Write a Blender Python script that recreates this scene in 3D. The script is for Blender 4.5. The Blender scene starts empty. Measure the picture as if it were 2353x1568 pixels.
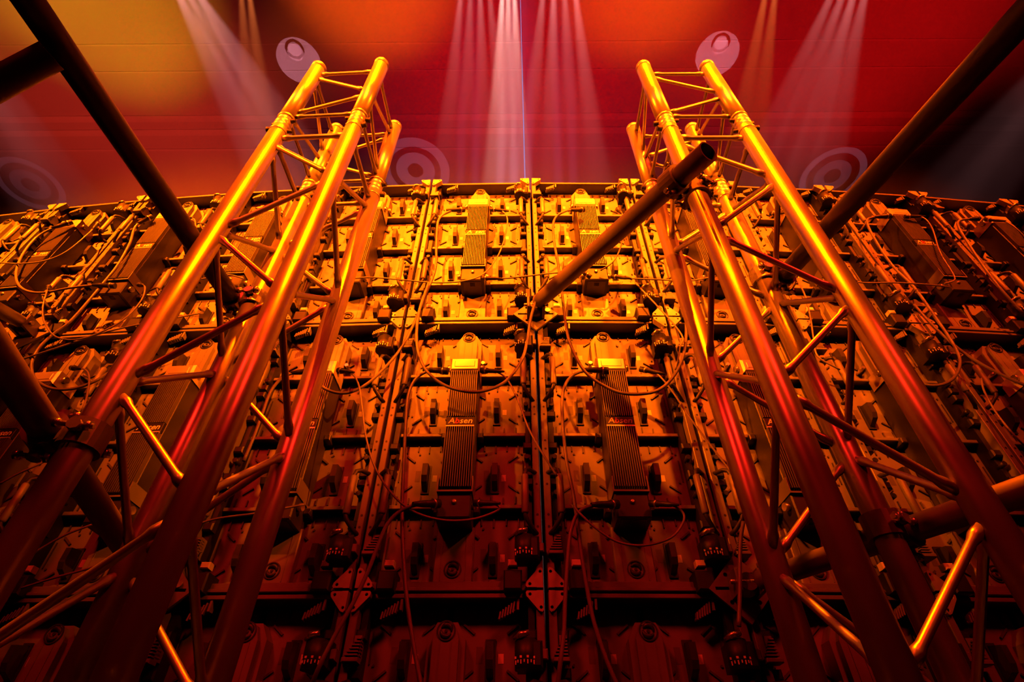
import bpy, bmesh, math, random
from mathutils import Vector, Matrix
random.seed(7)
sc = bpy.context.scene
COL = sc.collection
R = math.radians

# ------------------------------------------------------------------ camera, world, light, exposure
W, H, F = 2353.0, 1568.0, 1244.86
PITCH, YAW, ROLL = 0.7499, -0.0100, 0.0040
CZ = 0.52                                   # the photographer crouches: lens half a metre above the floor
_fwd = Vector((math.sin(YAW) * math.cos(PITCH), math.cos(YAW) * math.cos(PITCH), math.sin(PITCH)))
_rt = Vector((math.cos(YAW), -math.sin(YAW), 0))
_up = _rt.cross(_fwd)
_r2 = _rt * math.cos(ROLL) + _up * math.sin(ROLL)
_u2 = -_rt * math.sin(ROLL) + _up * math.cos(ROLL)
CAM = Vector((0, 0, CZ))
cd = bpy.data.cameras.new('camera')
cd.sensor_width = 36.0
cd.lens = F / W * 36.0
cd.clip_start = 0.02
cam = bpy.data.objects.new('camera', cd)
COL.objects.link(cam)
m = Matrix((_r2, _u2, -_fwd)).transposed().to_4x4()
m.translation = CAM
cam.matrix_world = m
sc.camera = cam

sc.view_settings.view_transform = 'Standard'
sc.view_settings.look = 'None'
sc.view_settings.exposure = 0.0
sc.view_settings.gamma = 1.0
sc.view_settings.use_curve_mapping = False
sc.cycles.max_bounces = 2
sc.cycles.diffuse_bounces = 0
sc.cycles.glossy_bounces = 1
sc.cycles.volume_bounces = 0
sc.cycles.sample_clamp_indirect = 3.0
sc.cycles.caustics_reflective = False
sc.cycles.caustics_refractive = False

wd = bpy.data.worlds.new('world')
sc.world = wd
wd.use_nodes = True
wd.node_tree.nodes['Background'].inputs[0].default_value = (0.30, 0.008, 0.012, 1)
wd.node_tree.nodes['Background'].inputs[1].default_value = 0.03


def ray(px, py):
    return (_fwd + _r2 * ((px - W / 2) / F) + _u2 * ((H / 2 - py) / F))


def on_z(px, py, z):
    d = ray(px, py)
    return CAM + d * ((z - CZ) / d.z)


def on_y(px, py, y):
    d = ray(px, py)
    return CAM + d * (y / d.y)


def at_depth(px, py, t):
    return CAM + ray(px, py) * t


def spot(name, loc, target, energy, color, half_deg, blend=1.0, radius=0.05, vol=None):
    l = bpy.data.lights.new(name, 'SPOT')
    l.energy = energy
    l.color = color
    l.spot_size = R(half_deg * 2)
    l.spot_blend = blend
    l.shadow_soft_size = radius
    o = bpy.data.objects.new(name, l)
    COL.objects.link(o)
    o.location = loc
    o.rotation_euler = (Vector(target) - Vector(loc)).to_track_quat('-Z', 'Y').to_euler()
    return o


CEIL = 12.0
ORANGE = (1.0, 0.108, 0.0008)
RED = (1.0, 0.014, 0.005)
PURPLE = (0.75, 0.32, 0.95)
PINK = (1.0, 0.36, 0.36)
# stage wash bar above and behind the photographer, aimed at the top of the screen
for x, e, tx in ((-2.5, 9500, -2.2), (-0.8, 6200, -0.6), (0.85, 5400, 0.6)):
    spot('wash_light', (x, -1.35, 4.75), (tx, 1.45, 3.35), e, ORANGE, 23.5, 1.0, 0.045)
spot('wash_light', (2.5, -1.35, 4.75), (2.05, 1.45, 3.35), 2700, (1.0, 0.065, 0.0006), 23.5, 1.0, 0.045)
# unseen spots added to brighten the two towers
for x, y, z, tx, tz, hf, e in ((-2.2, -0.5, 3.15, -0.62, 2.58, 19, 2100), (2.2, -0.5, 3.15, 0.62, 2.58, 19, 1700),
                               (-0.25, -1.3, 3.3, -0.66, 2.38, 17, 1500), (0.30, -1.3, 3.3, 0.66, 2.38, 17, 1500)):
    spot('tower_fill_light', (x, y, z), (tx, 0.88, tz), e, ORANGE, hf, 1.0, 0.04)
# steep top lights over the two towers
for sx in (-1, 1):
    spot('top_light', (sx * 0.75, 0.35, 5.6), (sx * 0.68, 0.86, 1.0), 2400, (1.0, 0.085, 0.0), 7.0, 0.8, 0.04)
# red fill added out of view, broader and lower
for x, e in ((-1.9, 520), (1.7, 520)):
    spot('red_fill_light', (x, -1.9, 4.2), (x * 0.25, 1.2, 2.75), e, RED, 33, 1.0, 0.45)
# red and amber floods on the ceiling, from behind the screen
spot('ceiling_flood', (0.2, 5.0, 1.0), (0.2, 3.6, CEIL), 4000, (1.0, 0.001, 0.004), 25, 1.0, 0.2)
spot('ceiling_flood', (-7.0, 5.0, 1.0), (-8.2, 5.0, CEIL), 3400, (1.0, 0.04, 0.020), 23, 1.0, 0.2)
spot('ceiling_flood', (6.5, 5.0, 1.0), (6.3, 3.5, CEIL), 3600, (1.0, 0.004, 0.005), 20, 1.0, 0.2)
p = on_z(215, -30, CEIL); spot('amber_flood', (p.x * 0.8, 4.4, 1.0), p, 4600, (1.0, 0.42, 0.008), 13, 1.0, 0.1)
p = on_z(850, -80, CEIL); spot('amber_flood', (p.x * 0.8, 4.4, 1.0), p, 6500, (1.0, 0.10, 0.002), 10, 1.0, 0.1)
p = on_z(1480, -80, CEIL); spot('amber_flood', (p.x * 0.8, 4.4, 1.0), p, 5500, (1.0, 0.09, 0.002), 10, 1.0, 0.1)
spot('violet_flood', (0.0, 9.0, 1.0), (0.0, 8.0, CEIL), 450, (0.5, 0.085, 0.20), 38, 1.0, 0.2)

# ------------------------------------------------------------------ materials
MATS = {}


def mat(name, base, rough=0.5, metal=0.0, var=0.12, scale=30.0, bump=0.0, emit=None, strength=0.0, stretch=(1, 1, 1), spec=0.5):
    if name in MATS:
        return MATS[name]
    m = bpy.data.materials.new(name)
    m.use_nodes = True
    nt = m.node_tree
    b = nt.nodes['Principled BSDF']
    tc = nt.nodes.new('ShaderNodeTexCoord')
    mp = nt.nodes.new('ShaderNodeMapping')
    mp.inputs['Scale'].default_value = stretch
    nz = nt.nodes.new('ShaderNodeTexNoise')
    nz.inputs['Scale'].default_value = scale
    nz.inputs['Detail'].default_value = 4.0
    rmp = nt.nodes.new('ShaderNodeMix')
    rmp.data_type = 'RGBA'
    rmp.inputs[6].default_value = tuple(c * (1 - var) for c in base) + (1,)
    rmp.inputs[7].default_value = tuple(min(1, c * (1 + var)) for c in base) + (1,)
    nt.links.new(tc.outputs['Object'], mp.inputs['Vector'])
    nt.links.new(mp.outputs['Vector'], nz.inputs['Vector'])
    nt.links.new(nz.outputs['Fac'], rmp.inputs[0])
    nt.links.new(rmp.outputs[2], b.inputs['Base Color'])
    b.inputs['Metallic'].default_value = metal
    b.inputs['Specular IOR Level'].default_value = spec
    mr = nt.nodes.new('ShaderNodeMapRange')
    mr.inputs['To Min'].default_value = max(0.02, rough - 0.1)
    mr.inputs['To Max'].default_value = min(1, rough + 0.1)
    nt.links.new(nz.outputs['Fac'], mr.inputs['Value'])
    nt.links.new(mr.outputs['Result'], b.inputs['Roughness'])
    if bump:
        bp = nt.nodes.new('ShaderNodeBump')
        bp.inputs['Strength'].default_value = bump
        bp.inputs['Distance'].default_value = 0.002
        nt.links.new(nz.outputs['Fac'], bp.inputs['Height'])
        nt.links.new(bp.outputs['Normal'], b.inputs['Normal'])
    if emit:
        b.inputs['Emission Color'].default_value = tuple(emit) + (1,)
        b.inputs['Emission Strength'].default_value = strength
    MATS[name] = m
    return m


M_FRAME = mat('frame_aluminium', (0.20, 0.195, 0.19), 0.42, 0.15, 0.12, 40)
M_PLATE = mat('corner_plate_metal', (0.42, 0.41, 0.40), 0.45, 0.3, 0.12, 60)
M_MODULE = mat('module_plastic', (0.22, 0.215, 0.21), 0.45, 0.0, 0.22, 14, 0.15)
M_RIB = mat('rib_plastic', (0.085, 0.08, 0.08), 0.5, 0.0, 0.1, 30)
M_BLACK = mat('black_plastic', (0.013, 0.0125, 0.0125), 0.5, 0.0, 0.2, 40)
M_DARK = mat('dark_plastic', (0.032, 0.03, 0.03), 0.45, 0.0, 0.2, 40)
M_GRIP = mat('grip_plastic', (0.12, 0.115, 0.11), 0.35, 0.0, 0.1, 40)
M_FIN = mat('heat_sink_metal', (0.13, 0.125, 0.125), 0.38, 0.3, 0.1, 50)
M_COVER = mat('cover_metal', (0.68, 0.66, 0.60), 0.34, 0.5, 0.08, 40)
M_NECK = mat('bracket_paint', (0.23, 0.225, 0.22), 0.45, 0.15, 0.1, 30)
M_STICK = mat('sticker_paper', (0.85, 0.83, 0.80), 0.6, 0.0, 0.06, 60)
M_SLOT = mat('label_recess', (0.13, 0.12, 0.12), 0.5, 0.0, 0.1, 40)
M_CHROME = mat('plated_steel', (0.65, 0.64, 0.62), 0.28, 0.9, 0.1, 50)
M_TRUSS = mat('truss_aluminium', (0.52, 0.51, 0.50), 0.34, 0.72, 0.22, 9, 0.05, stretch=(3, 3, 1))
M_WELD = mat('weld_aluminium', (0.66, 0.65, 0.63), 0.35, 0.7, 0.15, 60)
M_TUBE = mat('black_painted_tube', (0.045, 0.042, 0.042), 0.42, 0.0, 0.3, 20, 0.05)
M_TUBE2 = mat('weathered_steel_tube', (0.22, 0.21, 0.20), 0.45, 0.4, 0.3, 16, 0.08)
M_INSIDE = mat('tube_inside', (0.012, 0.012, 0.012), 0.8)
M_CABLE = mat('cable_rubber', (0.20, 0.19, 0.19), 0.38, 0.0, 0.1, 60)
M_CABLE2 = mat('data_cable_jacket', (0.26, 0.25, 0.24), 0.35, 0.0, 0.1, 60)
M_TEXT = mat('printed_white', (0.9, 0.88, 0.85), 0.5, 0.0, 0.02)
M_TEXTR = mat('printed_red', (0.75, 0.06, 0.03), 0.5, 0.0, 0.02)
M_CEIL = mat('ceiling_membrane', (0.55, 0.53, 0.52), 0.8, 0.0, 0.10, 0.6, spec=0.1)
M_SEAM = mat('ceiling_seam', (0.66, 0.64, 0.62), 0.7, 0.0, 0.1, 3, spec=0.1)
M_FLOOR = mat('stage_floor', (0.03, 0.03, 0.03), 0.6, 0.0, 0.3, 3)
M_LED = mat('led_face_black', (0.012, 0.012, 0.014), 0.4)
M_WIRE = mat('steel_wire', (0.8, 0.8, 0.82), 0.4, 0.3)


# ------------------------------------------------------------------ mesh helpers
class MB:
    def __init__(s):
        s.v, s.f, s.sm = [], [], []

    def add(s, v, f, smooth=False):
        o = len(s.v)
        s.v += [tuple(q) for q in v]
        for q in f:
            s.f.append(tuple(i + o for i in q))
            s.sm.append(smooth)
        return s

    def box(s, x0, x1, y0, y1, z0, z1):
        v = [(x0, y0, z0), (x1, y0, z0), (x1, y1, z0), (x0, y1, z0), (x0, y0, z1), (x1, y0, z1), (x1, y1, z1), (x0, y1, z1)]
        return s.add(v, [(0, 3, 2, 1), (4, 5, 6, 7), (0, 1, 5, 4), (1, 2, 6, 5), (2, 3, 7, 6), (3, 0, 4, 7)])

    def cbox(s, x0, x1, y0, y1, z0, z1, c=0.003):
        # box whose camera-facing (-y) edges are chamfered
        v = [(x0, y0 + c, z0), (x1, y0 + c, z0), (x1, y0 + c, z1), (x0, y0 + c, z1),
             (x0 + c, y0, z0 + c), (x1 - c, y0, z0 + c), (x1 - c, y0, z1 - c), (x0 + c, y0, z1 - c),
             (x0, y1, z0), (x1, y1, z0), (x1, y1, z1), (x0, y1, z1)]
        return s.add(v, [(4, 5, 6, 7), (0, 1, 5, 4), (1, 2, 6, 5), (2, 3, 7, 6), (3, 0, 4, 7),
                         (0, 8, 9, 1), (1, 9, 10, 2), (2, 10, 11, 3), (3, 11, 8, 0), (8, 11, 10, 9)])

    def prism(s, poly, y0, y1):
        # polygon in (x, z), counter-clockwise seen from -y
        n = len(poly)
        v = [(x, y0, z) for x, z in poly] + [(x, y1, z) for x, z in poly]
        f = [tuple(range(n)), tuple(range(2 * n - 1, n - 1, -1))]
        f += [(i, i + n, (i + 1) % n + n, (i + 1) % n) for i in range(n)]
        return s.add(v, f)

    def bar(s, x, z, ang, ln, wd, y0, y1):
        c, d = math.cos(ang), math.sin(ang)
        pts = [(-ln / 2, -wd / 2), (ln / 2, -wd / 2), (ln / 2, wd / 2), (-ln / 2, wd / 2)]
        return s.prism([(x + a * c - b * d, z + a * d + b * c) for a, b in pts], y0, y1)

    def tube(s, pts, rad, n=10, cap=True):
        pts = [Vector(q) for q in pts]
        rads = rad if isinstance(rad, (list, tuple)) else [rad] * len(pts)
        t0 = (pts[1] - pts[0]).normalized()
        ref = Vector((0, 0, 1)) if abs(t0.z) < 0.9 else Vector((1, 0, 0))
        nrm = (ref - t0 * ref.dot(t0)).normalized()
        vs = []
        for i, q in enumerate(pts):
            a, b = pts[max(0, i - 1)], pts[min(len(pts) - 1, i + 1)]
            t = (b - a)
            t = t.normalized() if t.length > 1e-9 else t0
            nn = nrm - t * nrm.dot(t)
            if nn.length > 1e-6:
                nrm = nn.normalized()
            bn = t.cross(nrm)
            for k in range(n):
                an = 2 * math.pi * k / n
                vs.append(q + (nrm * math.cos(an) + bn * math.sin(an)) * rads[i])
        fs = []
        for i in range(len(pts) - 1):
            for k in range(n):
                fs.append((i * n + k, i * n + (k + 1) % n, (i + 1) * n + (k + 1) % n, (i + 1) * n + k))
        o = len(s.v)
        s.add(vs, fs, True)
        if cap:
            s.f.append(tuple(o + k for k in range(n - 1, -1, -1))); s.sm.append(False)
            e = o + (len(pts) - 1) * n
            s.f.append(tuple(e + k for k in range(n))); s.sm.append(False)
        return s

    def cyl(s, a, b, r, n=12):
        return s.tube([a, b], r, n)

    def ring(s, c, axis, r_out, r_in, half, n=20):
        # hollow sleeve around an axis
        c, ax = Vector(c), Vector(axis).normalized()
        ref = Vector((0, 0, 1)) if abs(ax.z) < 0.9 else Vector((1, 0, 0))
        e1 = (ref - ax * ref.dot(ax)).normalized()
        e2 = ax.cross(e1)
        vs, fs = [], []
        for k in range(n):
            an = 2 * math.pi * k / n
            d = e1 * math.cos(an) + e2 * math.sin(an)
            vs += [c - ax * half + d * r_out, c + ax * half + d * r_out, c + ax * half + d * r_in, c - ax * half + d * r_in]
        for k in range(n):
            j = (k + 1) % n
            for q in range(4):
                r_ = (q + 1) % 4
                fs.append((k * 4 + q, j * 4 + q, j * 4 + r_, k * 4 + r_))
        return s.add(vs, fs, False)

    def mesh(s, name, material):
        me = bpy.data.meshes.new(name)
        me.from_pydata(s.v, [], s.f)
        me.polygons.foreach_set('use_smooth', s.sm)
        me.materials.append(material)
        bm = bmesh.new()
        bm.from_mesh(me)
        bmesh.ops.recalc_face_normals(bm, faces=bm.faces)
        bm.to_mesh(me)
        bm.free()
        me.update()
        return me

    def build(s, name, material, parent=None):
        return link(name, s.mesh(name, material), parent)


def link(name, me, parent=None):
    o = bpy.data.objects.new(name, me)
    COL.objects.link(o)
    if parent is not None:
        o.parent = parent
    return o


def empty(name, loc=(0, 0, 0), rz=0.0):
    o = bpy.data.objects.new(name, None)
    o.empty_display_size = 0.1
    COL.objects.link(o)
    o.location = loc
    o.rotation_euler = (0, 0, rz)
    return o


def tag(o, label, cat, group=None, kind=None):
    o['label'] = label
    o['category'] = cat
    if group:
        o['group'] = group
    if kind:
        o['kind'] = kind
    return o


def copy_tree(o, parent=None):
    c = o.copy()
    COL.objects.link(c)
    c.parent = parent
    for ch in o.children:
        copy_tree(ch, c)
    return c


def text_mesh(body, size, shear=0.0, extrude=0.0004, red=()):
    cu = bpy.data.curves.new('t', 'FONT')
    cu.body = body
    cu.size = size
    cu.shear = shear
    cu.extrude = extrude
    cu.align_x = 'CENTER'
    cu.align_y = 'CENTER'
    cu.resolution_u = 2
    cu.offset = size * 0.012
    for i in red:
        cu.body_format[i].material_index = 1
    cu.materials.append(M_TEXT)
    cu.materials.append(M_TEXTR)
    o = bpy.data.objects.new('t', cu)
    COL.objects.link(o)
    dg = bpy.context.evaluated_depsgraph_get()
    me = bpy.data.meshes.new_from_object(o.evaluated_get(dg))
    bpy.data.objects.remove(o)
    # stand upright, facing -y
    me.transform(Matrix.Rotation(R(90), 4, 'X'))
    return me


def bool_cut(base, cutters):
    a = bpy.data.objects.new('a', base)
    b = bpy.data.objects.new('b', cutters)
    COL.objects.link(a)
    COL.objects.link(b)
    md = a.modifiers.new('x', 'BOOLEAN')
    md.object = b
    md.operation = 'DIFFERENCE'
    md.solver = 'EXACT'
    dg = bpy.context.evaluated_depsgraph_get()
    me = bpy.data.meshes.new_from_object(a.evaluated_get(dg))
    bpy.data.objects.remove(a)
    bpy.data.objects.remove(b)
    return me


# ------------------------------------------------------------------ setting: floor, ceiling, seams
fl = MB().box(-9, 9, -5, 14, -0.1, 0.0).build('floor', M_FLOOR)
fl['kind'] = 'structure'
ce = MB().box(-14, 14, 2.75, 16, CEIL, CEIL + 0.1).build('ceiling', M_CEIL)
c2 = MB().box(-14, 14, -6, 2.75, CEIL, CEIL + 0.1).build('bounce_absorber', M_FLOOR)  # unseen dark sheet added to swallow the bounce of the beams
c2['kind'] = 'structure'
ce['kind'] = 'structure'
for i, (py, wdt, hgt) in enumerate(((97, 0.03, 0.012), (160, 0.03, 0.012), (268, 0.14, 0.012), (300, 0.14, 0.012), (340, 0.05, 0.012))):
    y = on_z(1200, py, CEIL).y
    t = MB().box(-12, 12, y - wdt / 2, y + wdt / 2, CEIL - hgt, CEIL - 0.0005).build('trim_%d' % (i + 1), M_SEAM)
    t['kind'] = 'structure'

# ------------------------------------------------------------------ the LED wall
X0, D0, TOPZ, CURV = 0.0751, 1.4578, CZ + 2.4813, 0.0218


def seam(k):
    x, y = X0, D0
    s = 1 if k > 0 else -1
    for i in range(abs(k)):
        a = (i + 0.5) * CURV
        x += s * 0.5 * math.cos(a)
        y += 0.5 * math.sin(a)
    return x, y


def wall_y(x):
    t = (x - X0) / 0.5
    return D0 + 0.25 * CURV * t * t


def on_wall(px, py, off=0.05):
    """the point that a sight line meets OFF metres in front of the frames of the wall"""
    y = D0 - off
    for _ in range(8):
        q = on_y(px, py, y)
        y = wall_y(q.x) - off
    return q


# --- shared meshes of one cabinet: x across, z up, y = 0 on the rear frame face and growing towards the audience
ME = {}


def module_mesh():
    b = MB()
    b.cbox(-0.100, 0.100, 0.075, 0.098, -0.113, 0.113, 0.003)
    return b


def rib_mesh():
    b = MB()
    for i in range(5):
        x = -0.072 + i * 0.036
        ln = 0.026 if i % 2 == 0 else 0.020
        b.bar(x, 0.100 - ln / 2, math.pi / 2, ln, 0.0036, 0.0705, 0.0752)
        b.bar(x - 0.010, -0.102 + ln / 2, math.pi / 2, ln, 0.0036, 0.0705, 0.0752)
    for sx in (-1, 1):
        for sz in (-1, 1):
            b.bar(sx * 0.056, sz * 0.052, (1 if sx * sz > 0 else -1) * R(38), 0.036, 0.005, 0.0695, 0.0752)
        b.bar(sx * 0.086, 0.010, math.pi / 2, 0.075, 0.0028, 0.0715, 0.0752)
    for sx, z in ((-0.075, -0.03), (0.082, 0.07), (0.075, -0.03), (-0.03, 0.07)):
        b.cyl((sx, 0.0712, z), (sx, 0.0752, z), 0.0032, 8)
    return b


def handle_mesh():
    # upright grip block, its underside slanting back
    pr = [(0.075, 0.022), (0.030, 0.014), (0.030, -0.026), (0.038, -0.044), (0.075, -0.062)]
    v, n = [], len(pr)
    for x in (-0.0085, 0.0085):
        v += [(x, y, z) for y, z in pr]
    f = [tuple(range(n)), tuple(range(2 * n - 1, n - 1, -1))] + [(i, (i + 1) % n, (i + 1) % n + n, i + n) for i in range(n)]
    b = MB().add(v, f)
    b.box(-0.013, 0.013, 0.070, 0.0752, -0.068, 0.028)
    return b


def corner_plate_mesh():
    # the quarter of the diamond that sits in the lower-left corner of a cabinet
    c = 0.0035
    poly = [(-0.25 + 0.007, c), (-0.25 + 0.048, c), (-0.25 + 0.052, 0.008), (-0.25 + 0.050, 0.017), (-0.25 + 0.019, 0.052), (-0.25 + 0.011, 0.055), (-0.25 + 0.007, 0.051)]
    base = MB().prism(poly, -0.010, 0.014).mesh('p', M_PLATE)
    cut = MB()
    for x, z in ((-0.25 + 0.041, 0.0125), (-0.25 + 0.0135, 0.044)):
        cut.cyl((x, -0.03, z), (x, 0.03, z), 0.0042, 12)
    cut.bar(-0.25 + 0.038, 0.002, 0, 0.030, 0.0045, -0.03, 0.03)
    cm = cut.mesh('c', M_PLATE)
    return bool_cut(base, cm)


def grip_tube():
    # grab handle bracket along the left edge, spanning 0..0.2
    pts = [(-0.232, 0.004, 0.0), (-0.222, -0.010, 0.006), (-0.203, -0.030, 0.030), (-0.200, -0.033, 0.040), (-0.200, -0.033, 0.165), (-0.203, -0.032, 0.178), (-0.213, -0.022, 0.186), (-0.232, 0.004, 0.188)]
    return MB().tube(pts, 0.0065, 8)


def hand_grip():
    return MB().tube([(-0.200, -0.033, 0.042), (-0.200, -0.033, 0.047), (-0.200, -0.033, 0.158), (-0.200, -0.033, 0.163)], [0.0075, 0.0105, 0.0105, 0.0075], 10)


def side_channel():
    b = MB().box(-0.220, -0.204, 0.030, 0.09, 0.02, 0.98)
    for z in (0.10, 0.185, 0.315, 0.345, 0.44, 0.56, 0.66, 0.69, 0.815, 0.90):
        b.cbox(-0.226, -0.196, 0.012, 0.040, z - 0.012, z + 0.012, 0.004)
    for z in (0.28, 0.40, 0.60, 0.72):
        b.cyl((-0.207, 0.01, z), (-0.207, 0.04, z), 0.008, 10)
    return b


def lock_dial():
    # angle lock left of a seam (right edge of a cabinet), black, with a dial
    b = MB().cbox(0.176, 0.236, -0.038, 0.03, -0.028, 0.030, 0.006)
    b.tube([(0.196, -0.020, -0.030), (0.196, -0.020, 0.034)], 0.026, 16)
    return b


def lock_lever():
    return MB().tube([(0.170, -0.030, 0.034), (0.185, -0.046, 0.040), (0.205, -0.046, 0.044)], [0.005, 0.008, 0.006], 8)


def lock_marks():
    b = MB()
    for i in range(7):
        an = R(-62 + i * 18)
        x, y = 0.196 + 0.0263 * math.sin(an), -0.020 - 0.0263 * math.cos(an)
        hh = 0.004 if i % 2 else 0.007
        b.box(x - 0.0012, x + 0.0012, y - 0.0006, y + 0.0012, -0.014 - hh, -0.012)
        if i % 2 == 0:
            b.box(x - 0.0026, x + 0.0026, y - 0.0006, y + 0.0012, -0.009, -0.004)
    return b


def lock_bolt():
    return MB().cbox(0.224, 0.2485, -0.030, 0.0, -0.010, 0.014, 0.003)


def wedge():
    # stepped angle wedge right of a seam (left edge of a cabinet)
    b = MB().cbox(-0.240, -0.200, -0.022, 0.01, -0.012, -0.002, 0.002)
    for i in range(6):
        b.box(-0.236 + i * 0.0042, -0.204, -0.018 + i * 0.002, 0.02, 0.003 + i * 0.0075, 0.006 + i * 0.0075)
    b.box(-0.222, -0.204, 0.0, 0.03, -0.002, 0.05)
    return b


def comb():
    b = MB()
    for i in range(6):
        b.bar(-0.018 + i * 0.007, i * 0.004, R(80), 0.018 + 0.002 * i, 0.004, -0.004, 0.012)
    b.bar(0.0, 0.005, R(28), 0.05, 0.005, 0.006, 0.016)
    b.bar(0.028, 0.026, R(88), 0.026, 0.006, -0.004, 0.016)
    return b


def fin_mesh(z0, z1):
    b = MB()
    for i in range(14):
        x = -0.043 + i * 0.0866 / 13
        b.box(x - 0.0013, x + 0.0013, -0.046, -0.030, z0, z1)
    return b


def logo_mesh():
    b = MB()
    b.ring((0, 0, 0), (0, 1, 0), 0.0235, 0.0205, 0.002, 24)
    for s in (1, -1):
        pts = [(s * 0.013 * math.cos(R(a)), 0, s * 0.013 * math.sin(R(a))) for a in range(-10, 170, 15)]
        rr = [0.002 + 0.0045 * math.sin(math.pi * i / (len(pts) - 1)) for i in range(len(pts))]
        b.tube([(x, 0, z + 0.0) for x, _, z in pts], rr, 6)
    b.cyl((0, -0.002, 0), (0, 0.002, 0), 0.004, 8)
    return b


def make_cabinet():
    t = empty('led_cabinet')
    for sx in (-1, 1):
        x0, x1 = sorted((sx * 0.2445, sx * 0.224))
        b = MB().cbox(x0, x1, 0.0, 0.10, 0.004, 0.996, 0.002)
        o = b.build('side_rail', M_FRAME, t)
        hb = MB()
        for z in (0.17, 0.205, 0.30, 0.42, 0.45, 0.55, 0.58, 0.70, 0.79, 0.83):
            hb.cyl((sx * 0.2345, -0.0008, z), (sx * 0.2345, 0.004, z), 0.0036, 8)
        hb.build('screw_row', M_BLACK, o)['kind'] = 'stuff'
    MB().cbox(-0.224, 0.224, 0.014, 0.10, 0.985, 0.997, 0.002).build('top_rail', M_FRAME, t)
    b = MB().cbox(-0.224, 0.224, 0.014, 0.10, 0.003, 0.013, 0.002)
    b.cbox(-0.224, 0.224, 0.022, 0.10, 0.013, 0.030, 0.002)
    b.build('bottom_rail', M_FRAME, t)
    for z in (0.25, 0.5, 0.75):
        b = MB().cbox(-0.204, 0.204, 0.043, 0.10, z - 0.006, z + 0.007, 0.002)
        b.build('cross_rail', M_FRAME, t)
    ME['mod'] = module_mesh().mesh('module', M_MODULE)
    ME['rib'] = rib_mesh().mesh('ribs', M_RIB)
    ME['grip'] = handle_mesh().mesh('module_handle', M_DARK)
    ME['stk'] = MB().box(0.019, 0.033, 0.0742, 0.0752, -0.026, -0.004).mesh('sticker', M_STICK)
    ME['rec'] = MB().box(-0.036, -0.020, 0.0745, 0.0752, -0.026, 0.012).mesh('label_recess', M_SLOT)
    for row in range(4):
        for sx in (-1, 1):
            mo = link('module', ME['mod'], t)
            mo.location = (sx * 0.108, 0, 0.125 + 0.25 * row)
            for nm, k in (('ribs', 'rib'), ('module_handle', 'grip'), ('sticker', 'stk'), ('label_recess', 'rec')):
                q_ = link(nm, ME[k], mo)
                if nm == 'ribs':
                    q_['kind'] = 'stuff'
    # plates
    cp = corner_plate_mesh()
    for sx in (1, -1):
        for sz in (1, -1):
            o = link('corner_plate', cp, t)
            o.scale = (sx, 1, sz)
            if sz < 0:
                o.location = (0, 0, 1.0)
    gt, hg = grip_tube().mesh('grab_handle', M_DARK), hand_grip().mesh('hand_grip', M_NECK)
    for sx in (1, -1):
        for z in (0.605, 0.150):
            o = link('grab_handle', gt, t)
            o.scale = (sx, 1, 1)
            o.location = (0, 0, z)
            link('hand_grip', hg, o)
    scm = side_channel().mesh('side_channel', M_BLACK)
    for sx in (1, -1):
        link('side_channel', scm, t).scale = (sx, 1, 1)
    ld, ll, lm, lb, we = (lock_dial().mesh('angle_lock', M_BLACK), lock_lever().mesh('lock_lever', M_CHROME), lock_marks().mesh('scale_marks', M_TEXT),
                          lock_bolt().mesh('lock_bolt', M_NECK), wedge().mesh('stepped_wedge', M_NECK))
    for z in (0.845, 0.098):
        o = link('angle_lock', ld, t)
        o.location.z = z
        link('lock_lever', ll, o)
        link('scale_marks', lm, o)
        link('lock_bolt', lb, o)
        o = link('stepped_wedge', we, t)
        o.location.z = z
    blk = MB().cbox(-0.024, 0.024, -0.012, 0.05, -0.022, 0.028, 0.004).mesh('rail_block', M_BLACK)
    pad = MB().cbox(-0.013, 0.013, -0.004, 0.02, 0.040, 0.058, 0.003).mesh('pad', M_STICK)
    cbm = comb().mesh('hook_comb', M_NECK)
    for sx in (-1, 1):
        o = link('rail_block', blk, t)
        o.location = (sx * 0.165, 0, 0.02)
        link('pad', pad, o)
        o = link('hook_comb', cbm, t)
        o.location = (sx * 0.150, 0.02, 0.945)
        o.scale = (1, 1, 1)
    # neck bracket with the round emblem, base bracket with the same
    lg = logo_mesh().mesh('emblem', M_DARK)
    b = MB().prism([(-0.047, 0.74), (0.047, 0.74), (0.047, 0.895), (0.026, 0.932), (-0.026, 0.932), (-0.047, 0.895)], 0.030, 0.075)
    b.prism([(-0.032, 0.74), (0.032, 0.74), (0.032, 0.890), (0.021, 0.922), (-0.021, 0.922), (-0.032, 0.890)], 0.012, 0.031)
    for x in (-0.014, 0.014):
        b.box(x - 0.001, x + 0.001, 0.0105, 0.013, 0.76, 0.885)
    nk = b.build('neck_bracket', M_NECK, t)
    o = link('emblem', lg, nk); o.location = (0, 0.011, 0.908)
    for sx in (-1, 1):
        MB().cyl((sx * 0.055, 0.03, 0.800), (sx * 0.055, 0.074, 0.800), 0.007, 10).build('stud', M_CHROME, nk)
    b = MB().cbox(-0.054, 0.054, 0.046, 0.075, 0.032, 0.19, 0.003)
    b.box(-0.034, -0.032, 0.0445, 0.047, 0.04, 0.185).box(0.032, 0.034, 0.0445, 0.047, 0.04, 0.185)
    bs = b.build('base_bracket', M_NECK, t)
    o = link('emblem', lg, bs); o.location = (0, 0.045, 0.070)
    # power supply: body with real cooling fins, brand band, cover, control box
    b = MB().cbox(-0.047, 0.047, -0.032, 0.066, 0.255, 0.72, 0.003)
    ps = b.build('power_supply', M_DARK, t)
    fin_mesh(0.270, 0.474).build('cooling_fins', M_FIN, ps)['kind'] = 'stuff'
    fin_mesh(0.513, 0.700).build('cooling_fins', M_FIN, ps)['kind'] = 'stuff'
    b = MB().cbox(-0.045, 0.045, -0.044, -0.030, 0.477, 0.511, 0.001)
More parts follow.
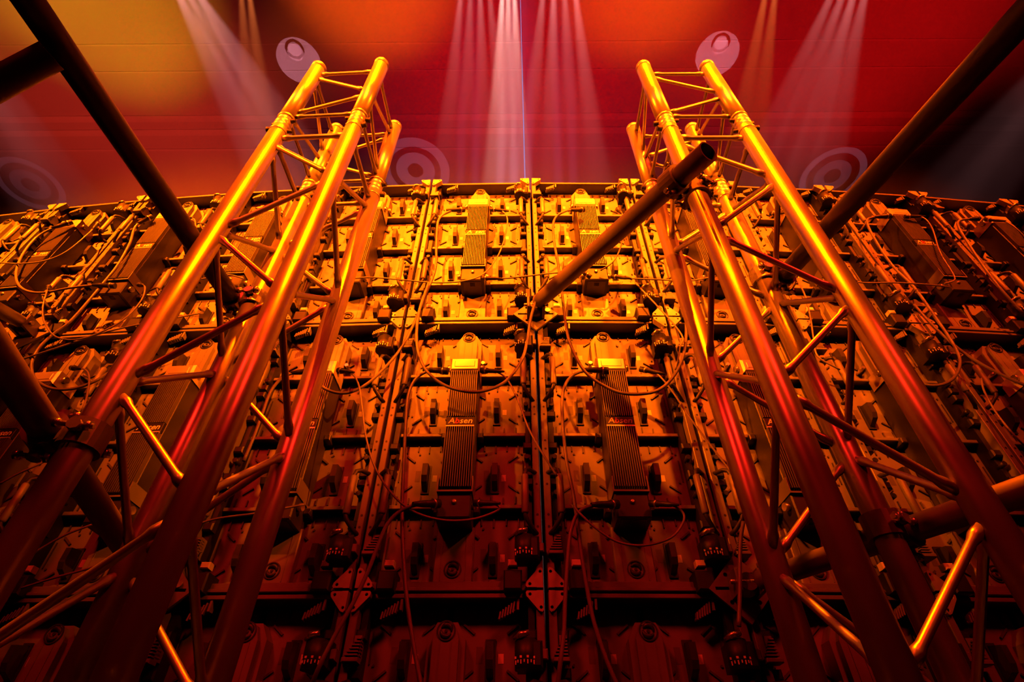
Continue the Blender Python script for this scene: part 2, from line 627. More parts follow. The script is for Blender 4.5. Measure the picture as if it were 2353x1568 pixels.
    b.build('brand_band', M_BLACK, ps)
    MB().box(-0.0445, 0.0445, -0.0465, -0.040, 0.474, 0.4785).build('band_edge', M_COVER, ps)
    tm = text_mesh('Absen', 0.030, 0.18, 0.0004, (1,))
    o = link('brand_lettering', tm, ps)
    o.location = (0, -0.0448, 0.495)
    b = MB().cbox(-0.051, 0.051, -0.048, 0.050, 0.700, 0.757, 0.007)
    cv = b.build('top_cover', M_COVER, ps)
    MB().cbox(-0.036, 0.036, -0.0495, -0.04, 0.714, 0.743, 0.003).build('cover_window', M_COVER, cv)
    # lower lip
    b = MB().prism([(-0.051, 0.252), (0.051, 0.252), (0.051, 0.257), (-0.051, 0.257)], -0.050, 0.05)
    b.box(-0.051, -0.048, -0.050, 0.04, 0.257, 0.300).box(0.048, 0.051, -0.050, 0.04, 0.257, 0.300)
    b.build('lower_lip', M_NECK, ps)
    b = MB().cbox(-0.048, 0.048, -0.040, 0.066, 0.178, 0.251, 0.004)
    cb = b.build('control_box', M_DARK, t)
    MB().tube([(0, -0.047, 0.225), (0, -0.044, 0.225), (0, -0.038, 0.225)], [0.004, 0.0075, 0.0075], 12).build('screw', M_CHROME, cb)
    MB().box(-0.036, 0.036, -0.030, 0.045, 0.1768, 0.179).build('rating_plate', M_NECK, cb)
    MB().box(-0.010, 0.010, -0.024, -0.006, 0.1762, 0.177).build('sticker', M_STICK, cb)
    for sx in (-1, 1):
        MB().tube([(sx * 0.046, -0.012, 0.735), (sx * 0.064, -0.014, 0.735)], 0.012, 12).build('socket', M_CHROME, ps)
        MB().tube([(sx * 0.046, -0.012, 0.226), (sx * 0.064, -0.014, 0.226)], 0.012, 12).build('socket', M_CHROME, cb)
        b = MB().cbox(sx * 0.058 - 0.010, sx * 0.058 + 0.010, 0.030, 0.075, 0.48, 0.50, 0.003)
        b.build('clip', M_DARK, t)
        b = MB().cbox(sx * 0.058 - 0.010, sx * 0.058 + 0.010, 0.030, 0.075, 0.225, 0.245, 0.003)
        b.build('clip', M_DARK, t)
    # emitting face towards the audience
    MB().box(-0.2475, 0.2475, 0.099, 0.112, 0.0005, 0.9995).build('led_face', M_LED, t)
    return t


def in_view(k, row):
    (xa, ya), (xb, yb) = seam(k), seam(k + 1)
    z1 = TOPZ - row
    best = False
    for i in range(6):
        for j in range(6):
            P = Vector((xa + (xb - xa) * i / 5, ya + (yb - ya) * i / 5, z1 - j / 5)) - CAM
            d = P.dot(_fwd)
            u, v = W / 2 + F * P.dot(_r2) / d, H / 2 - F * P.dot(_u2) / d
            if -40 < u < W + 40 and -40 < v < H + 40:
                best = True
    return best


ORD = ['first', 'second', 'third', 'fourth', 'fifth', 'sixth', 'seventh', 'eighth', 'ninth']
ROWN = ['top', 'middle', 'bottom']
ROWD = ['at the brightly lit top of the wall', 'in the reddish middle row', 'in the darkest bottom row']
proto = make_cabinet()
first = True
for row in range(3):
    ks = [k for k in range(-9, 9) if in_view(k, row)]
    for k in range(ks[0] - 1, ks[-1] + 2):
        o = proto if first else copy_tree(proto)
        first = False
        (xa, ya), (xb, yb) = seam(k), seam(k + 1)
        o.location = ((xa + xb) / 2, (ya + yb) / 2, TOPZ - 1 - row)
        o.rotation_euler.z = math.atan2(yb - ya, xb - xa)
        n = k if k >= 0 else -k - 1
        tag(o, 'LED screen cabinet, back side, %s row, %s %s of the central seam' % (ROWN[row], ORD[n], 'to the right' if k >= 0 else 'to the left'),
            'LED cabinet', 'LED cabinets of the screen wall')


# ------------------------------------------------------------------ truss towers
def brace_mb(a, b, r=0.0075):
    a, b = Vector(a), Vector(b)
    d = (b - a).normalized()
    L = (b - a).length
    c0, c1 = 0.020, 0.036
    return MB().tube([a, a + d * c0, a + d * (c0 + .004), a + d * c1, b - d * c1, b - d * (c0 + .004), b - d * c0, b],
                     [r * 1.0, r * 1.35, r * 1.35, r, r, r * 1.35, r * 1.35, r * 1.0], 10)


def make_truss(cx, cy, rot, side, label):
    t = empty('truss_tower', (cx, cy, 0), rot)
    h = 0.12
    s = -1 if side > 0 else 1
    C = [(-h * s, -h), (h * s, -h), (h * s, h), (-h * s, h)]     # near outer, near inner, far inner, far outer
    ZJ, ZT, RC = 2.195, 2.655, 0.0262
    odd = (0, 2) if side < 0 else (1, 3)
    nodes_a = [2.065 - 0.0, 1.630, 1.147, 0.664, 0.181]
    nodes_b = [1.868, 1.385, 0.905, 0.422]
    for i, (x, y) in enumerate(C):
        MB().tube([(x, y, 0.012), (x, y, ZJ - 0.04)], RC, 24).build('chord', M_TRUSS, t)
        MB().tube([(x, y, ZJ + 0.04), (x, y, ZT)], RC, 24).build('chord', M_TRUSS, t)
        cpl = MB().tube([(x, y, ZJ - 0.05), (x, y, ZJ - 0.042), (x, y, ZJ - 0.0415), (x, y, ZJ - 0.014), (x, y, ZJ - 0.012), (x, y, ZJ - 0.006), (x, y, ZJ - 0.004),
                         (x, y, ZJ + 0.004), (x, y, ZJ + 0.006), (x, y, ZJ + 0.012), (x, y, ZJ + 0.014), (x, y, ZJ + 0.0415), (x, y, ZJ + 0.042), (x, y, ZJ + 0.05)],
                        [0.0275, 0.0275, 0.0252, 0.0252, 0.0262, 0.0262, 0.0240, 0.0240, 0.0262, 0.0262, 0.0252, 0.0252, 0.0275, 0.0275], 24).build('coupler', M_WELD, t)
        ux, uy = (1 if x > 0 else -1), (1 if y > 0 else -1)
        for dz, (dx, dy) in ((-0.026, (ux, 0.15 * uy)), (0.026, (ux, -0.15 * uy))):
            d = Vector((dx, dy, 0)).normalized()
            c = Vector((x, y, ZJ + dz))
            MB().tube([c - d * 0.040, c - d * 0.036, c + d * 0.036, c + d * 0.040], [0.004, 0.0065, 0.0085, 0.0085], 10).build('pin', M_DARK, cpl)
        MB().tube([(x, y, ZT - 0.002), (x, y, ZT + 0.004), (x, y, ZT + 0.0042), (x, y, ZT + 0.024), (x, y, ZT + 0.028)], [0.0245, 0.0245, 0.0275, 0.0275, 0.0245], 24).build('end_spigot', M_WELD, t)
        MB().box(x - 0.05, x + 0.05, y - 0.05, y + 0.05, 0.0, 0.012).build('foot_plate', M_TRUSS, t)

    def pt(i, j, z):
        # point on chord i towards chord j, on the tube surface
        a, b = Vector((*C[i], 0)), Vector((*C[j], 0))
        d = (b - a).normalized()
        return Vector((C[i][0], C[i][1], z)) + d * (RC * 0.80)

    def brace(i, zi, j, zj):
        brace_mb(pt(i, j, zi), pt(j, i, zj), 0.0060 if zi > ZJ else 0.0076).build('brace', M_TRUSS, t)

    for i, j in ((0, 1), (1, 2), (2, 3), (3, 0)):
        a, b = (i, j) if i in odd else (j, i)
        # top section
        brace(a, 2.612, b, 2.612)
        brace(a, 2.575, b, 2.452)
        brace(b, 2.400, a, 2.292)
        brace(a, 2.262, b, 2.262)
        # main section
        brace(a, 2.115, b, 2.115)
        for q in range(4):
            brace(a, nodes_a[q] - (0.025 if q else 0.0), b, nodes_b[q] + 0.028)
            brace(b, nodes_b[q] - 0.028, a, nodes_a[q + 1] + 0.025)
        brace(a, 0.09, b, 0.09)
    tag(t, label, 'truss', 'box truss towers holding the screen')
    return t, [Vector((cx, cy, 0)) + Matrix.Rotation(rot, 3, 'Z') @ Vector((x, y, 0)) for x, y in C]


TL, LC = make_truss(-0.6191, 0.9074, -0.0446, -1, 'aluminium box truss tower left of the screen centre, no tube crossing its top')
TR, RCN = make_truss(0.6038, 0.9182, 0.0032, 1, 'aluminium box truss tower on the right, crossed by an open-ended tube')


# ------------------------------------------------------------------ scaffold tubes, brackets and clamps
def scaffold(name, a, b, label, material, r=0.0242, cat='tube'):
    a, b = Vector(a), Vector(b)
    t = empty(name, a)
    d = (b - a).normalized()
    L = b - a
    n = 28
    mb = MB()
    mb.tube([Vector((0, 0, 0)), L], r, n, cap=False)
    mb.tube([Vector((0, 0, 0)) , L], r * 0.87, n, cap=False)
    mb.ring(d * 0.0005, d, r, r * 0.87, 0.0005, n)
    mb.ring(L - d * 0.0005, d, r, r * 0.87, 0.0005, n)
    mb.build('tube_wall', material, t)
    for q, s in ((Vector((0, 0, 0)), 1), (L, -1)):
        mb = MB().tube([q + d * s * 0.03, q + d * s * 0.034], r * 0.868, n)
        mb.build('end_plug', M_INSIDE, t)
    tag(t, label, cat, 'scaffold tubes bracing the screen')
    return t


def clamp(center, ax1, ax2, gap, label, material=None, r=0.0262, r_tube=0.0245):
    """swivel coupler: two half shells, one round each tube, a pivot between them, bolts and wing nuts"""
    material = material or M_TUBE2
    c, a1, a2 = Vector(center), Vector(ax1).normalized(), Vector(ax2).normalized()
    n = a1.cross(a2)
    if n.length < 1e-3:
        n = a1.orthogonal()
    n.normalize()
    if n.dot(Vector(gap)) < 0:
        n = -n
    g = Vector(gap).length
    t = empty('pipe_clamp', c)
    r_chord = r
    for q, ax, r in ((Vector((0, 0, 0)), a1, r_tube), (n * g, a2, r_chord)):
        sh = MB().ring(q, ax, r + 0.009, r + 0.0006, 0.024, 20)
        side = ax.cross(n).normalized()
        for s in (-1, 1):
            e = q + side * s * (r + 0.004)
            sh.tube([e - side * s * 0.004, e + side * s * 0.020], 0.011, 8)
        so = sh.build('shell', material, t)
        for s in (-1, 1):
            e = q + side * s * (r + 0.018)
            bo = MB().tube([e - n * 0.030, e - n * 0.022, e - n * 0.0218, e + n * 0.030], [0.008, 0.008, 0.0048, 0.0048], 8).build('bolt', M_CHROME, so)
            MB().tube([e + n * 0.016, e + n * 0.026], 0.0095, 6).build('nut', M_CHROME, so)
    MB().tube([n * (r + 0.004), n * (g - r - 0.004)] if g > 2 * r + 0.012 else [n * (g / 2 - 0.004), n * (g / 2 + 0.004)], 0.016, 12).build('pivot', material, t)
    tag(t, label, 'clamp', 'tube clamps')
    return t


def wall_bracket(k, zz, label):
    x, y = seam(k)
    t = empty('wall_bracket', (x, y - 0.011, zz))
    dm = [(-0.085, 0.0), (0, -0.085), (0.085, 0.0), (0, 0.085)]
    base = MB().prism(dm, -0.008, 0.0).mesh('p', M_TUBE2)
    cut = MB()
    for a in (45, 135, 225, 315):
        q = (0.048 * math.cos(R(a)), 0.048 * math.sin(R(a)))
        cut.cyl((q[0], -0.03, q[1]), (q[0], 0.03, q[1]), 0.006, 10)
    for s in (-1, 1):
        cut.bar(s * 0.05, 0, 0, 0.036, 0.008, -0.03, 0.03)
    link('diamond_plate', bool_cut(base, cut.mesh('c', M_TUBE2)), t)
    MB().tube([(0, -0.008, 0), (0, -0.040, 0), (0, -0.042, 0), (0, -0.060, 0)], [0.030, 0.030, 0.022, 0.022], 16).build('boss', M_TUBE2, t)
    for s in (-1, 1):
        MB().cbox(s * 0.028 - 0.005, s * 0.028 + 0.005, -0.075, -0.006, -0.028, 0.028, 0.003).build('lug', M_TUBE2, t)
    MB().tube([(-0.045, -0.055, 0), (-0.040, -0.055, 0), (0.040, -0.055, 0), (0.045, -0.055, 0)], [0.006, 0.0065, 0.0065, 0.009], 8).build('pin', M_CHROME, t)
    MB().tube([(0.046, -0.012, 0.014), (0.046, -0.016, 0.014)], 0.010, 10).build('bolt_head', M_CHROME, t)
    tag(t, label, 'bracket', 'diamond brackets on the screen corners')
    return t


Z1, Z2 = TOPZ - 1, TOPZ - 2
# central tube from the screen to the right tower
wx, wy = seam(0)
A = Vector((wx + 0.012, wy - 0.075, Z1 + 0.01))
B = at_depth(1628, 348, 1.33)
scaffold('scaffold_tube', A, B, 'grey scaffold tube with open end, reaching from screen centre to the right tower', M_TUBE2, 0.0285)
wall_bracket(0, Z1, 'diamond bracket on the central seam at the end of the open tube')
dB = (B - A).normalized()
r1, r3 = RCN[1], RCN[2]


def closest_on(A, d, p2):
    # the point of line A+td nearest to the vertical line through p2
    dx, dy = d.x, d.y
    tt = ((p2.x - A.x) * dx + (p2.y - A.y) * dy) / (dx * dx + dy * dy)
    return A + d * tt


for P2, lab in ((r1, 'clamp joining the open-ended tube to the near inner chord of the right tower'),
                (r3, 'clamp under the open-ended tube at the far inner chord of the right tower')):
    q = closest_on(A, dB, P2)
    if P2 is r3:
        continue
    clamp(q, dB, (0, 0, 1), Vector((P2.x - q.x, P2.y - q.y, 0)), lab, r_tube=0.0288)

# dark tubes running back over the photographer on both sides
lc4, rc4 = LC[3], RCN[3]
a = Vector((lc4.x - 0.055, lc4.y + 0.05, 1.64)); b = at_depth(58, -10, 0.90); b2 = a + (b - a) * 1.5
scaffold('scaffold_tube', a, b2, 'black scaffold tube slanting to the upper left corner', M_TUBE)
dd = (b - a).normalized()
q = closest_on(a, dd, lc4)
clamp(q, dd, (0, 0, 1), Vector((lc4.x - q.x, lc4.y - q.y, 0)), 'shiny clamp on the left tower where the black tube meets it', M_CHROME)
dl, pl = dd, a
a = Vector((rc4.x + 0.052, rc4.y + 0.04, 1.75)); b = at_depth(2345, 45, 0.86); b2 = a + (b - a) * 1.5
scaffold('scaffold_tube', a, b2, 'black scaffold tube slanting to the upper right corner', M_TUBE)
dd = (b - a).normalized()
q = closest_on(a, dd, rc4)
clamp(q, dd, (0, 0, 1), Vector((rc4.x - q.x, rc4.y - q.y, 0)), 'shiny clamp on the right tower where the black tube meets it', M_CHROME)
# short cross tube on the left black tube
a = at_depth(118, 128, 0.93); b = at_depth(-260, 330, 0.86)
scaffold('scaffold_tube', a, b, 'short dark tube at the left edge, behind the slanting black tube', M_TUBE)
# tube from the screen going out on the left, between top and middle rows
wx, wy = seam(-4)
a = Vector((wx, wy - 0.075, Z1)); b = at_depth(-230, 590, 1.25)
scaffold('scaffold_tube', a, b, 'orange lit tube from the screen out at the left edge', M_TUBE2)
wall_bracket(-4, Z1, 'diamond bracket at the left edge between top and middle rows')
# lower left tube
wx, wy = seam(-2)
a = Vector((wx, wy - 0.075, Z2)); q = Vector((LC[0].x - 0.057, LC[0].y + 0.012, 1.03)); b = a + (q - a) * 1.9
scaffold('scaffold_tube', a, b, 'dark red tube at lower left, clamped to the left tower', M_TUBE2)
wall_bracket(-2, Z2, 'diamond bracket low on the left, behind the left tower')
dd = (b - a).normalized()
q = closest_on(a, dd, LC[0])
clamp(q, dd, (0, 0, 1), Vector((LC[0].x - q.x, LC[0].y - q.y, 0)), 'clamp with long bolts low on the outer chord of the left tower')
# lower right tube
wx, wy = seam(1)
a = Vector((wx + 0.03, wy - 0.075, Z2)); b = at_depth(2420, 1040, 0.83) + Vector((0.10, 0.04, 0))
d1 = (b - a).normalized()
scaffold('scaffold_tube', a, b, 'red lit tube at lower right, running from screen to the right edge', M_TUBE2)
wall_bracket(1, Z2, 'diamond bracket low on the right, beside the right tower')
q = closest_on(a, d1, rc4)
clamp(q, d1, (0, 0, 1), Vector((rc4.x - q.x, rc4.y - q.y, 0)), 'clamp low on the far outer chord of the right tower')


# ------------------------------------------------------------------ cables
def crom(P, n=7):
    P = [P[0] * 2 - P[1]] + P + [P[-1] * 2 - P[-2]]
    out = []
    for i in range(1, len(P) - 2):
        p0, p1, p2, p3 = P[i - 1:i + 3]
        for k in range(n):
            t = k / n
            out.append(0.5 * ((2 * p1) + (p2 - p0) * t + (2 * p0 - 5 * p1 + 4 * p2 - p3) * t * t + (3 * p1 - p0 - 3 * p2 + p3) * t ** 3))
    out.append(P[-2])
    return out


CN = [0]


def cable(pts, label, thick=True, off=0.055, ends=''):
    """a cable through sight points on the wall; ENDS holds 's' for a plug at the start and 'e' for one at the end"""
    CN[0] += 1
    lift = 0.011 * (CN[0] % 4)
    last = len(pts) - 1
    P = [on_wall(x, y, off + (lift if 0 < i < last else 0.0)) for i, (x, y) in enumerate(pts)]
    Q = crom(P)
    r = 0.0052 if thick else 0.0031
    t = empty('power_cable' if thick else 'data_cable', Q[0])
    o0 = Q[0]
    MB().tube([q - o0 for q in Q], r, 8).build('jacket', M_CABLE if thick else M_CABLE2, t)
    for e, i, j in (('s', 0, 1), ('e', -1, -2)):
        if e in ends:
            a = Q[i]
            d = (Q[4 if e == 's' else -5] - a).normalized()
            b = a + d * 0.075
            pl = [a - d * 0.012, a - d * 0.011, a + d * 0.014, a + d * 0.016, a + d * 0.045, b]
            k = 1.0 if thick else 0.78
            MB().tube([q - o0 for q in pl], [0.011 * k, 0.0125 * k, 0.0125 * k, 0.010 * k, 0.0095 * k, r * 1.1], 12).build('plug', M_BLACK, t)
            MB().tube([q - o0 for q in (a + d * 0.004, a + d * 0.010)], 0.0135 * k, 12).build('plug_ring', M_CHROME, t)
    tag(t, label, 'cable', 'power cables' if thick else 'data cables')
    return t


cable([(1062, 482), (1035, 485), (1008, 505), (1003, 560), (1000, 620), (975, 685), (955, 735), (925, 795), (880, 850), (835, 888), (790, 904), (745, 892), (700, 850)],
      'thick cable from the bright centre-left power supply curving down to the left tower', True, 0.06, 's')
cable([(985, 650), (962, 720), (958, 790), (975, 845), (1015, 882), (1065, 899), (1110, 899), (1160, 878), (1198, 830), (1212, 780), (1220, 730), (1232, 690)],
      'thick cable loop hanging across the finned supply left of the central seam', True, 0.085)
cable([(1337, 482), (1300, 485), (1274, 505), (1272, 545), (1283, 610), (1292, 680), (1300, 745), (1312, 795), (1345, 855), (1400, 893), (1450, 906), (1510, 898), (1550, 862), (1572, 810), (1577, 750), (1572, 700)],
      'thick cable from top row hanging in a loop right of the central seam', True, 0.085, 's')
cable([(1132, 482), (1155, 486), (1166, 505), (1160, 545), (1143, 590), (1110, 630), (1065, 646), (1000, 650), (930, 644), (860, 638), (800, 640)],
      'thin cable drooping from top row supply across towards the left tower', False, 0.07, 's')
cable([(1112, 640), (1160, 640), (1210, 635), (1260, 629), (1330, 624), (1352, 634)],
      'thin cable linking the two bright supplies below their fins', False, 0.06, 'se')
cable([(1412, 636), (1450, 640), (1520, 643), (1580, 646), (1650, 634)],
      'thin cable from the bright supply right of centre to the right tower', False, 0.06, 's')
cable([(1420, 482), (1432, 500), (1428, 560), (1410, 600), (1380, 622)],
      'thin cable falling behind the open-ended tube', False, 0.06, 's')
cable([(1022, 853), (985, 853), (955, 872), (938, 910), (932, 980), (928, 1060), (924, 1160), (926, 1260), (934, 1370), (948, 1470), (970, 1590)],
      'thick cable running straight down left of the centre-left supply', True, 0.06, 's')
cable([(1112, 852), (1140, 855), (1165, 872), (1190, 920), (1215, 985), (1245, 1040), (1280, 1095)],
      'thin cable crossing the central seam downwards to the right', False, 0.06, 's')
cable([(782, 852), (808, 858), (824, 885), (832, 935), (840, 1000), (862, 1075), (905, 1140), (955, 1178), (1020, 1196), (1085, 1194), (1135, 1178), (1148, 1166), (1130, 1158), (1098, 1157)],
      'thin cable sweeping in a long bow to the control box left of centre', False, 0.07, 'se')
cable([(1002, 1158), (960, 1160), (920, 1175), (890, 1205), (868, 1255), (845, 1315), (812, 1385), (770, 1460), (735, 1530), (710, 1590)],
      'thick cable falling to lower left from the centre-left control box', True, 0.06, 's')
cable([(1390, 852), (1345, 852), (1310, 868), (1293, 905), (1293, 970), (1302, 1060), (1318, 1140), (1330, 1230), (1345, 1330), (1365, 1430), (1395, 1520), (1425, 1590)],
      'thick cable dropping right of the central seam from the right supply', True, 0.06, 's')
cable([(1478, 850), (1510, 860), (1545, 900), (1585, 960), (1630, 1020), (1680, 1085), (1720, 1130)],
      'thin cable slanting from the right supply behind the right tower', False, 0.06, 's')
cable([(1412, 1160), (1365, 1162), (1330, 1178), (1312, 1220), (1304, 1290), (1299, 1370), (1296, 1450), (1288, 1520), (1280, 1590)],
      'thick cable hanging from the left side of the right control box', True, 0.06, 's')
cable([(1502, 1158), (1545, 1162), (1570, 1180), (1568, 1205), (1540, 1237), (1480, 1254), (1420, 1246), (1370, 1215), (1332, 1180), (1320, 1165)],
      'thin cable drooping in a shallow bow below the right control box', False, 0.065, 's')
cable([(720, 852), (660, 862), (625, 895), (603, 950), (585, 1000), (560, 1060)],
      'thick cable bending down behind the inner chord of the left tower', True, 0.07, 's')
# left side
cable([(160, 512), (120, 525), (85, 545), (55, 580), (38, 620), (40, 650), (60, 668), (100, 673), (160, 662), (215, 656), (258, 657)],
      'thick cable bow at the far left of the top row', True, 0.07, 'se')
cable([(225, 514), (200, 540), (150, 580), (100, 600), (45, 606), (0, 604)],
      'thin cable crossing the fins of a supply at the far left', False, 0.07, 's')
cable([(320, 655), (333, 660), (325, 690), (290, 730), (240, 760), (180, 780), (130, 775), (104, 745), (98, 710), (107, 672), (112, 660)],
      'thin cable looping low across the top row at the left edge', False, 0.07, 'se')
cable([(345, 500), (312, 520), (298, 560), (270, 610), (238, 650), (205, 690), (160, 740), (120, 770), (90, 800), (73, 835), (80, 870), (115, 892), (165, 894), (215, 878), (260, 852), (310, 836)],
      'thick cable winding down from top row to the far left middle row', True, 0.07, 's')
cable([(420, 500), (447, 505), (446, 545), (430, 590), (440, 640), (520, 632), (560, 640)],
      'thin cable half hidden by the outer chord of the left tower', False, 0.06, 's')
cable([(460, 720), (380, 735), (300, 750), (220, 770), (130, 800), (45, 828)],
      'thin cable stretched across the dark band at left', False, 0.07)
cable([(168, 846), (196, 850), (205, 870), (200, 910), (190, 940), (178, 960)],
      'thin cable dropping from the far left middle supply', False, 0.06, 's')
cable([(0, 1112), (40, 1090), (80, 1072), (105, 1060)], 'thin cable low at the left edge above the tower foot', False, 0.06)
cable([(30, 1300), (80, 1270), (150, 1230), (215, 1205)], 'thin cable behind the outer chord low at left', False, 0.06)
cable([(50, 1352), (120, 1330), (220, 1302), (330, 1262), (470, 1200), (590, 1180), (700, 1160)], 'thin cable rising from lower left to the left tower', False, 0.06)
# right side
cable([(1775, 492), (1800, 490), (1835, 492), (1865, 506), (1880, 540), (1905, 590), (1940, 640), (1985, 650), (2060, 650), (2140, 655), (2180, 660)],
      'thin cable running right behind the outer chord of the right tower', False, 0.06, 's')
cable([(2040, 497), (2005, 500), (1992, 510), (2010, 550), (2050, 610), (2100, 660), (2150, 730), (2190, 790), (2206, 830), (2195, 865), (2165, 884), (2125, 884), (2090, 860)],
      'thick cable swinging down the right side into a wide hook', True, 0.07, 's')
cable([(2085, 498), (2120, 500), (2142, 525), (2160, 580), (2190, 630), (2192, 645), (2170, 652)],
      'thin cable bow over the fins at the far right', False, 0.06, 's')
cable([(2245, 503), (2208, 506), (2202, 520), (2225, 560), (2265, 620), (2300, 665), (2350, 720)],
      'thick cable at the right edge of the top row', True, 0.06, 's')
cable([(2270, 505), (2310, 510), (2340, 530), (2362, 560)], 'thin cable leaving the picture at the upper right', False, 0.06, 's')
cable([(2100, 700), (2140, 745), (2200, 800), (2260, 840), (2330, 875), (2370, 890)], 'thick cable slanting to the right edge in middle row', True, 0.06)
cable([(1830, 640), (1850, 680), (1862, 730), (1870, 780), (1880, 820), (1930, 850)], 'thin cable between the chords of the right tower', False, 0.06)
cable([(1460, 650), (1560, 760), (1562, 800), (1552, 850)], 'thin cable hidden partly by the inner far chord of the right tower', False, 0.05)
cable([(2255, 870), (2262, 900), (2290, 950), (2330, 1000), (2370, 1040)], 'thin cable low at the right edge', False, 0.06)
cable([(1708, 1200), (1702, 1240), (1700, 1300), (1700, 1360), (1698, 1440)], 'thick cable hanging beside the lower right tube', True, 0.09)

# thin glowing tube in place of laser light scattered by the haze
M_LASER_GLOW = mat('painted_laser_glow', (0.3, 0.25, 0.6), 0.5, emit=(0.55, 0.45, 1.0), strength=0.55)
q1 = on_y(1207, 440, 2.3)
wr = MB().tube([(q1.x, 2.3, 2.0), (q1.x, 2.3, CEIL)], 0.0042, 8).build('laser_glow_tube', M_LASER_GLOW)
tag(wr, 'thin pale violet glowing tube in place of a laser beam, upright behind the screen centre', 'laser')

# ------------------------------------------------------------------ haze, beams and pattern projections behind the screen
hz = MB().box(-9, 9, 2.0, 2.72, 1.2, CEIL - 0.02).build('haze', None or M_WIRE)
hm = bpy.data.materials.new('stage_haze')
hm.use_nodes = True
nt = hm.node_tree
for n_ in list(nt.nodes):
    if n_.type != 'OUTPUT_MATERIAL':
        nt.nodes.remove(n_)
vs = nt.nodes.new('ShaderNodeVolumeScatter')
vs.inputs['Color'].default_value = (1, 1, 1, 1)
vs.inputs['Density'].default_value = 0.15
vs.inputs['Anisotropy'].default_value = 0.0
nt.links.new(vs.outputs[0], nt.nodes['Material Output'].inputs['Volume'])
hz.data.materials.clear()
hz.data.materials.append(hm)
tag(hz, 'thin stage haze hanging behind and above the screen', 'haze', kind='stuff')


def beam(px0, py0, px1, py1, Y, half, energy, color, n=1, spread=0.0, down=True):
    """a bundle of N beams in the plane y=Y through two sight points; from lamps on the roof (DOWN) or from behind the screen"""
    a, b = on_y(px0, py0, Y), on_y(px1, py1, Y)
    d = (b - a).normalized()
    lo, hi = a - d * ((a.z - 2.2) / d.z), a + d * ((CEIL - 0.35 - a.z) / d.z)
    for i in range(n):
        k = Vector(((i - (n - 1) / 2) * spread, 0, 0))
        s, e = (hi + k * 0.8, lo + k * 1.2) if down else (lo + k * 0.7, hi + k * 1.2)
        spot('beam_light', s, e, energy * (0.75 + 0.5 * random.random()) / n, color, half, 0.6, 0.02)


Y0 = 2.36
PEACH = (1.0, 0.50, 0.42)
AMB = (1.0, 0.20, 0.04)
beam(630, 330, 440, 0, Y0, 1.6, 34000, PINK, 3, 0.17)
beam(590, 250, 565, 0, Y0, 1.0, 34000, AMB, 2, 0.14)
beam(1090, 430, 1092, 0, Y0, 1.0, 46000, PINK, 4, 0.16)
beam(1165, 430, 1168, 0, Y0, 0.9, 190000, PEACH, 3, 0.10)
beam(1180, 430, 1190, 0, Y0, 1.3, 9000, PURPLE, 3, 0.13, False)
beam(1075, 430, 1080, 0, Y0, 1.0, 3500, PURPLE, 2, 0.15, False)
beam(1300, 430, 1290, 0, Y0, 1.0, 3000, PURPLE, 2, 0.15, False)
beam(1290, 430, 1285, 0, Y0, 1.1, 48000, PINK, 4, 0.18)
beam(1720, 300, 1768, 0, Y0, 1.0, 36000, AMB, 2, 0.16)
beam(1820, 380, 1945, 0, Y0, 1.2, 36000, PINK, 4, 0.18)
beam(110, 430, -60, 150, Y0, 1.4, 11000, PINK, 2, 0.2)
beam(2230, 420, 2420, 180, Y0, 1.4, 9000, PINK, 2, 0.25)


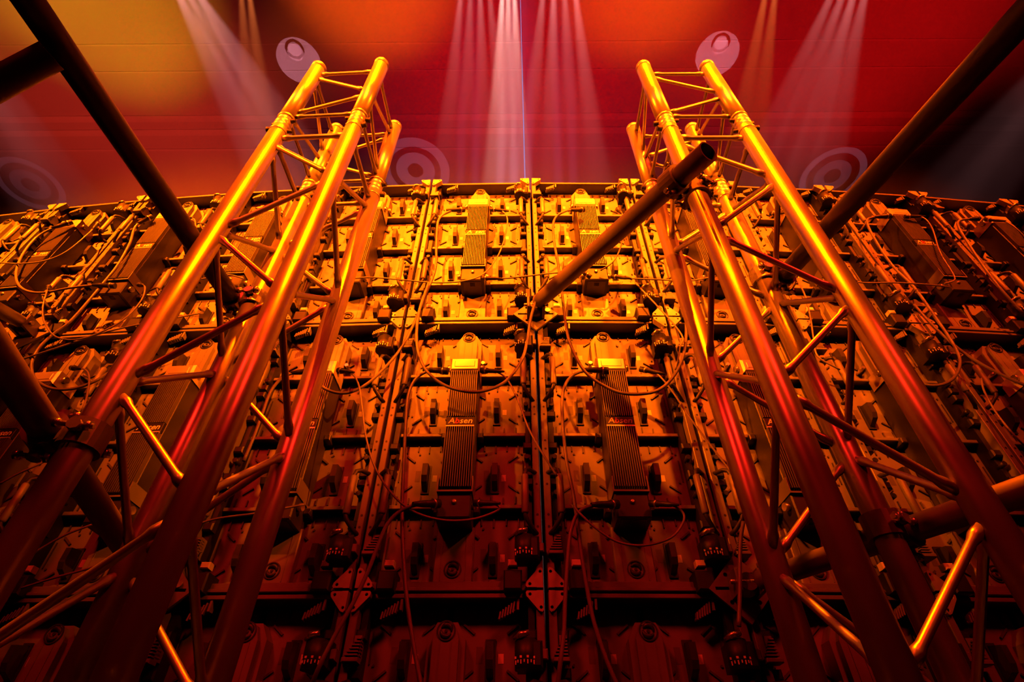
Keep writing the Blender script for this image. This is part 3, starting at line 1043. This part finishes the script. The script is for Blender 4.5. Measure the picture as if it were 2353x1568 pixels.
def projector(px, py, rpx, energy, color, bands, tilt=(0, 0)):
    """a lamp behind the screen that throws a ring pattern on the ceiling"""
    c = on_z(px, py, CEIL)
    e = on_z(px + rpx, py, CEIL)
    rad = (e - c).length
    src = Vector((c.x * 0.75, c.y + 1.2, 1.6))
    dist = (c - src).length
    half = math.degrees(math.atan(rad / dist))
    o = spot('pattern_projector', src, c, energy, color, half, 0.04, 0.0)
    l = o.data
    l.use_nodes = True
    nt = l.node_tree
    em = nt.nodes['Emission']
    tc = nt.nodes.new('ShaderNodeTexCoord')
    sp = nt.nodes.new('ShaderNodeSeparateXYZ')
    nt.links.new(tc.outputs['Normal'], sp.inputs[0])

    def mth(op, a, b=None):
        n_ = nt.nodes.new('ShaderNodeMath')
        n_.operation = op
        for i, q in enumerate((a, b)):
            if q is None:
                continue
            if isinstance(q, (int, float)):
                n_.inputs[i].default_value = q
            else:
                nt.links.new(q, n_.inputs[i])
        return n_.outputs[0]
    tn = math.tan(R(half))
    x = mth('DIVIDE', mth('DIVIDE', sp.outputs[0], mth('ABSOLUTE', sp.outputs[2])), tn)
    y = mth('DIVIDE', mth('DIVIDE', sp.outputs[1], mth('ABSOLUTE', sp.outputs[2])), tn)
    tot = None
    for (ox, oy, r0, r1, amp) in bands:
        dx, dy = mth('SUBTRACT', x, ox), mth('SUBTRACT', y, oy)
        rr = mth('SQRT', mth('ADD', mth('MULTIPLY', dx, dx), mth('MULTIPLY', dy, dy)))
        v = mth('MULTIPLY', mth('MULTIPLY', mth('GREATER_THAN', rr, r0), mth('LESS_THAN', rr, r1)), amp)
        tot = v if tot is None else mth('ADD', tot, v)
    nt.links.new(tot, em.inputs['Strength'])


projector(687, 140, 50, 2500, (1.0, 0.34, 0.46), [(0, 0, -1, 1.2, 1.0), (-0.2, -0.30, -1, 0.36, 0.8), (-0.30, -0.40, 0.30, 0.42, -1.0)])
projector(1648, 125, 49, 2500, (1.0, 0.34, 0.46), [(0, 0, -1, 1.2, 1.0), (0.2, -0.30, -1, 0.36, 0.8), (0.30, -0.40, 0.30, 0.42, -1.0)])
projector(955, 392, 80, 900, (0.8, 0.25, 0.45), [(0, 0, 0.72, 0.98, 1.0), (0, 0, 0.22, 0.55, 1.0)])
projector(1912, 405, 72, 700, (0.8, 0.28, 0.45), [(0, 0, 0.78, 0.98, 1.0), (0, 0, 0.25, 0.55, 0.6)])
projector(70, 425, 70, 350, (0.8, 0.28, 0.45), [(0, 0, 0.78, 0.98, 1.0), (0, 0, 0.25, 0.55, 0.6)])
